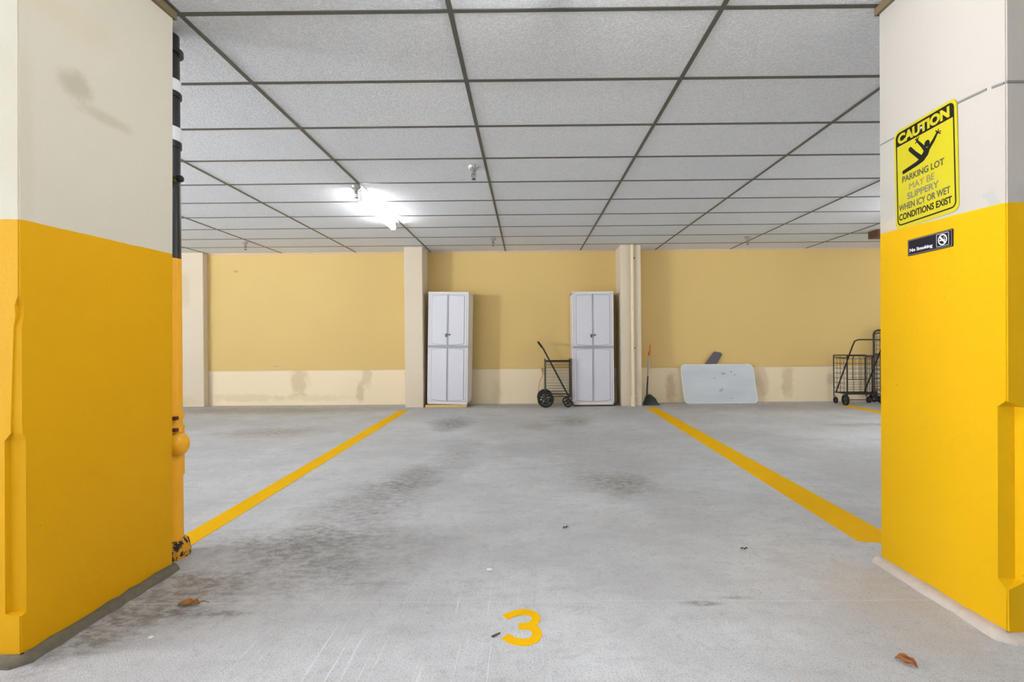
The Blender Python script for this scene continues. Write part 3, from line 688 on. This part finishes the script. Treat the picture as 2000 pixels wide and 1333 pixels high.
# tall folded cart against the wall behind it
t = thing('folding_cart', 'taller folded black wire cart, cut off by the right pillar', 'cart', (5.79, 8.15, 0), 'folding wire shopping carts')
bm = bmesh.new()
def arch_pts(x0, x1, y, zb_, zt_, r=.06): return [(x0, y, zb_), (x0, y, zt_ - r), (x0 + r * .3, y, zt_ - r * .3), (x0 + r, y, zt_), (x1 - r, y, zt_), (x1 - r * .3, y, zt_ - r * .3), (x1, y, zt_ - r), (x1, y, zb_)]
tube(bm, arch_pts(5.558, 6.02, 8.17, .10, 1.145), .016, 10); tube(bm, arch_pts(5.585, 5.995, 8.21, .14, 1.105), .009, 8)
tube(bm, arch_pts(5.58, 6.00, 8.25, .14, .76), .009, 8)
obj('frame', bm, M_dkmetal, t, smooth=True)
bm = bmesh.new()
for k in range(14): z = .18 + k * .066; tube(bm, [(5.57, 8.20, z), (6.01, 8.20, z)], .003, 5)
for k in range(1, 8): xx = 5.56 + .46 * k / 8; tube(bm, [(xx, 8.20, .15), (xx, 8.20, 1.09)], .003, 5)
for k in range(9): z = .18 + k * .066; tube(bm, [(5.58, 8.25, z), (6.00, 8.25, z)], .003, 5)
obj('wire_basket', bm, M_dkmetal, t)
wheel('wheel', (5.56, 8.18, .09), .09, .03, 'X', t); wheel('wheel', (6.04, 8.18, .09), .09, .03, 'X', t)
wheel('caster', (5.61, 8.12, .05), .05, .026, 'X', t, 4); wheel('caster', (5.97, 8.12, .05), .05, .026, 'X', t, 4)

# ------------------------------------------------------------------ leaning panel and the slab behind it
ang = math.atan2(.115, .61)
t = thing('leaning_panel', 'pale blue-grey board with rounded corners leaning against the low wall', 'panel', (3.09, 8.17, 0))
Tp = Matrix.Translation((2.505, 8.135, .003)) @ Matrix.Rotation(PI / 2 - ang, 4, 'X')
poly = rrect(.02, 0, 1.18, .622, .07, 7); poly = [(x - (y / .622) * .033, y) for x, y in poly]
bm = bmesh.new(); prism(bm, poly, -.018, Tp); obj('board', bm, M_panel, t)
bm = bmesh.new(); n = len(poly); tube(bm, [Tp @ Vector((x, y, -.004)) for x, y in poly], .009, 8, closed=True); obj('rim', bm, M_panel_edge, t, smooth=True, label='thin white rim')
t = None
bm = bmesh.new(); Ts = Matrix.Translation((2.77, 8.272, .40)) @ Matrix.Rotation(PI / 2, 4, 'X')
prism(bm, [(.00, .02), (.06, 0), (.20, .0), (.27, .18), (.305, .215), (.40, .375), (.375, .41), (.27, .425), (.11, .21)], .02, Ts)
o = tag(obj('plastic_slab', bm, M_slab, bevel=.004), 'dark grey angled slab sticking up behind the leaning panel', 'slab')

# ------------------------------------------------------------------ upright dustpan
t = thing('dustpan', 'upright dustpan with dark scoop, grey pole and orange grip', 'dustpan', (1.945, 8.05, 0))
bm = bmesh.new()
sec = [(7.93, .006, .128), (7.96, .05, .128), (8.02, .12, .115), (8.08, .15, .09), (8.13, .155, .075), (8.165, .12, .07)]
rg = []
for y, h, wd in sec:
    rg.append([bm.verts.new((1.945 + wd * cx_, y, max(h * cz_, .002))) for cx_, cz_ in [(-1, 0), (-.98, .35), (-.75, .8), (-.35, 1), (.0, 1.02), (.35, 1), (.75, .8), (.98, .35), (1, 0)]])
for A, B_ in zip(rg, rg[1:]):
    for i in range(8): bm.faces.new([A[i], A[i + 1], B_[i + 1], B_[i]])
bm.faces.new(rg[-1]); bm.faces.new(rg[0])
for A, B_ in zip(rg, rg[1:]): bm.faces.new([A[0], B_[0], B_[-1], A[-1]])
obj('scoop', bm, M_dkgreen, t, smooth=True)
bm = bmesh.new(); tube(bm, [(1.908, 8.09, .12), (1.915, 8.10, .25), (1.935, 8.13, .45)], [.016, .013, .011], 8); obj('lower_handle', bm, M_dkmetal, t, smooth=True, label='dark lower part of the handle')
bm = bmesh.new(); tube(bm, [(1.935, 8.13, .44), (1.962, 8.16, .775)], .0165, 10); obj('pole', bm, M_pole, t, smooth=True)
bm = bmesh.new(); tube(bm, [(1.962, 8.16, .77), (1.966, 8.16, .80), (1.972, 8.162, .83), (1.978, 8.165, .86), (1.98, 8.167, .90), (1.982, 8.168, .955)], [.018, .024, .018, .009, .013, .006], 10); obj('grip', bm, M_orange, t, smooth=True)

# ------------------------------------------------------------------ cord hanging by the wall
bm = bmesh.new(); tube(bm, [(.243, 8.285, .575), (.250, 8.265, .53), (.262, 8.25, .49), (.252, 8.25, .44), (.215, 8.25, .37), (.198, 8.25, .28), (.185, 8.24, .16), (.178, 8.22, .04), (.18, 8.15, .009), (.24, 8.10, .008)], [.012, .014, .010, .007, .006, .006, .006, .006, .006, .006], 8)
tag(obj('cord', bm, M_cord, smooth=True), 'tan cord hanging down the low wall left of the small cart', 'cord')

# ------------------------------------------------------------------ litter on the floor
def leaf(name, cx, cy, L, W, rot, curl, mat, label, stem=True, lobe=.28):
    t = thing(name, label, 'leaf', (cx, cy, 0))
    nx, ny = 12, 6; bm = bmesh.new(); g = []
    for i in range(nx + 1):
        f = i / nx; wd = W * (math.sin(PI * min(1, f * .96 + .02)) ** .7) * (1 + lobe * math.sin(f * 17)); row = []
        for j in range(ny + 1):
            s = j / ny * 2 - 1; a = s * curl
            row.append(bm.verts.new((L * (f - .5), wd * (math.sin(a) / max(curl, .1)), .004 + wd * (1 - math.cos(a)) / max(curl, .1) + .006 * math.sin(f * 6) ** 2 + random.uniform(0, .002))))
        g.append(row)
    for i in range(nx):
        for j in range(ny): bm.faces.new([g[i][j], g[i + 1][j], g[i + 1][j + 1], g[i][j + 1]])
    bmesh.ops.rotate(bm, verts=bm.verts, matrix=Matrix.Rotation(rot, 3, 'Z')); bmesh.ops.translate(bm, verts=bm.verts, vec=(cx, cy, 0))
    o = obj('blade', bm, mat, t, smooth=True); m = o.modifiers.new('thickness', 'SOLIDIFY'); m.thickness = .0008
    if stem:
        d = Vector((math.cos(rot), math.sin(rot), 0)); c = Vector((cx, cy, .006))
        bm = bmesh.new(); tube(bm, [c + d * L * .4, c + d * L * .65 + Vector((0, 0, .010)), c + d * L * .95 + Vector((0, -.005, .004))], .0012, 5); obj('stem', bm, M_stick, t)
leaf('dry_leaf', -1.303, 1.943, .080, .022, .12, 1.0, M_leaf, 'dry brown leaf with a stem on the floor near the left pillar')
leaf('dry_leaf', 1.158, 1.570, .060, .026, -.95, 2.0, M_leaf2, 'curled brown leaf on the floor at lower right', stem=False, lobe=.05)
leaf('dry_leaf', .202, 2.72, .034, .010, .4, .8, M_bits, 'small dark leaf scrap on the floor above the painted number', stem=False)
leaf('dry_leaf', 1.03, 2.43, .036, .009, -.1, .6, M_bits, 'small dark leaf scrap on the floor left of the right pillar', stem=False)
bm = bmesh.new(); tube(bm, [(-.125, 1.722, .004), (-.11, 1.733, .005), (-.098, 1.744, .004)], [.0035, .003, .002], 6)
tag(obj('twig', bm, M_stick), 'tiny dark twig left of the painted number', 'twig')
for x, y, r, l in [(-.17, 2.23, .010, 'flat white chip on the bare floor beyond the painted number'), (-1.29, 1.73, .006, 'tiny white chip on the floor by the left pillar base'), (1.11, 3.05, .008, 'tiny white chip on the floor left of the right parking line'), (3.79, 8.08, .014, 'white scrap on the floor right of the leaning panel')]:
    bm = bmesh.new(); bmesh.ops.create_icosphere(bm, subdivisions=2, radius=r)
    for v in bm.verts: v.co = Vector((v.co.x * 1.5, v.co.y, v.co.z * .5)) * random.uniform(.85, 1.15) + Vector((x, y, r * .45))
    tag(obj('white_chip', bm, M_pebble), l, 'debris')
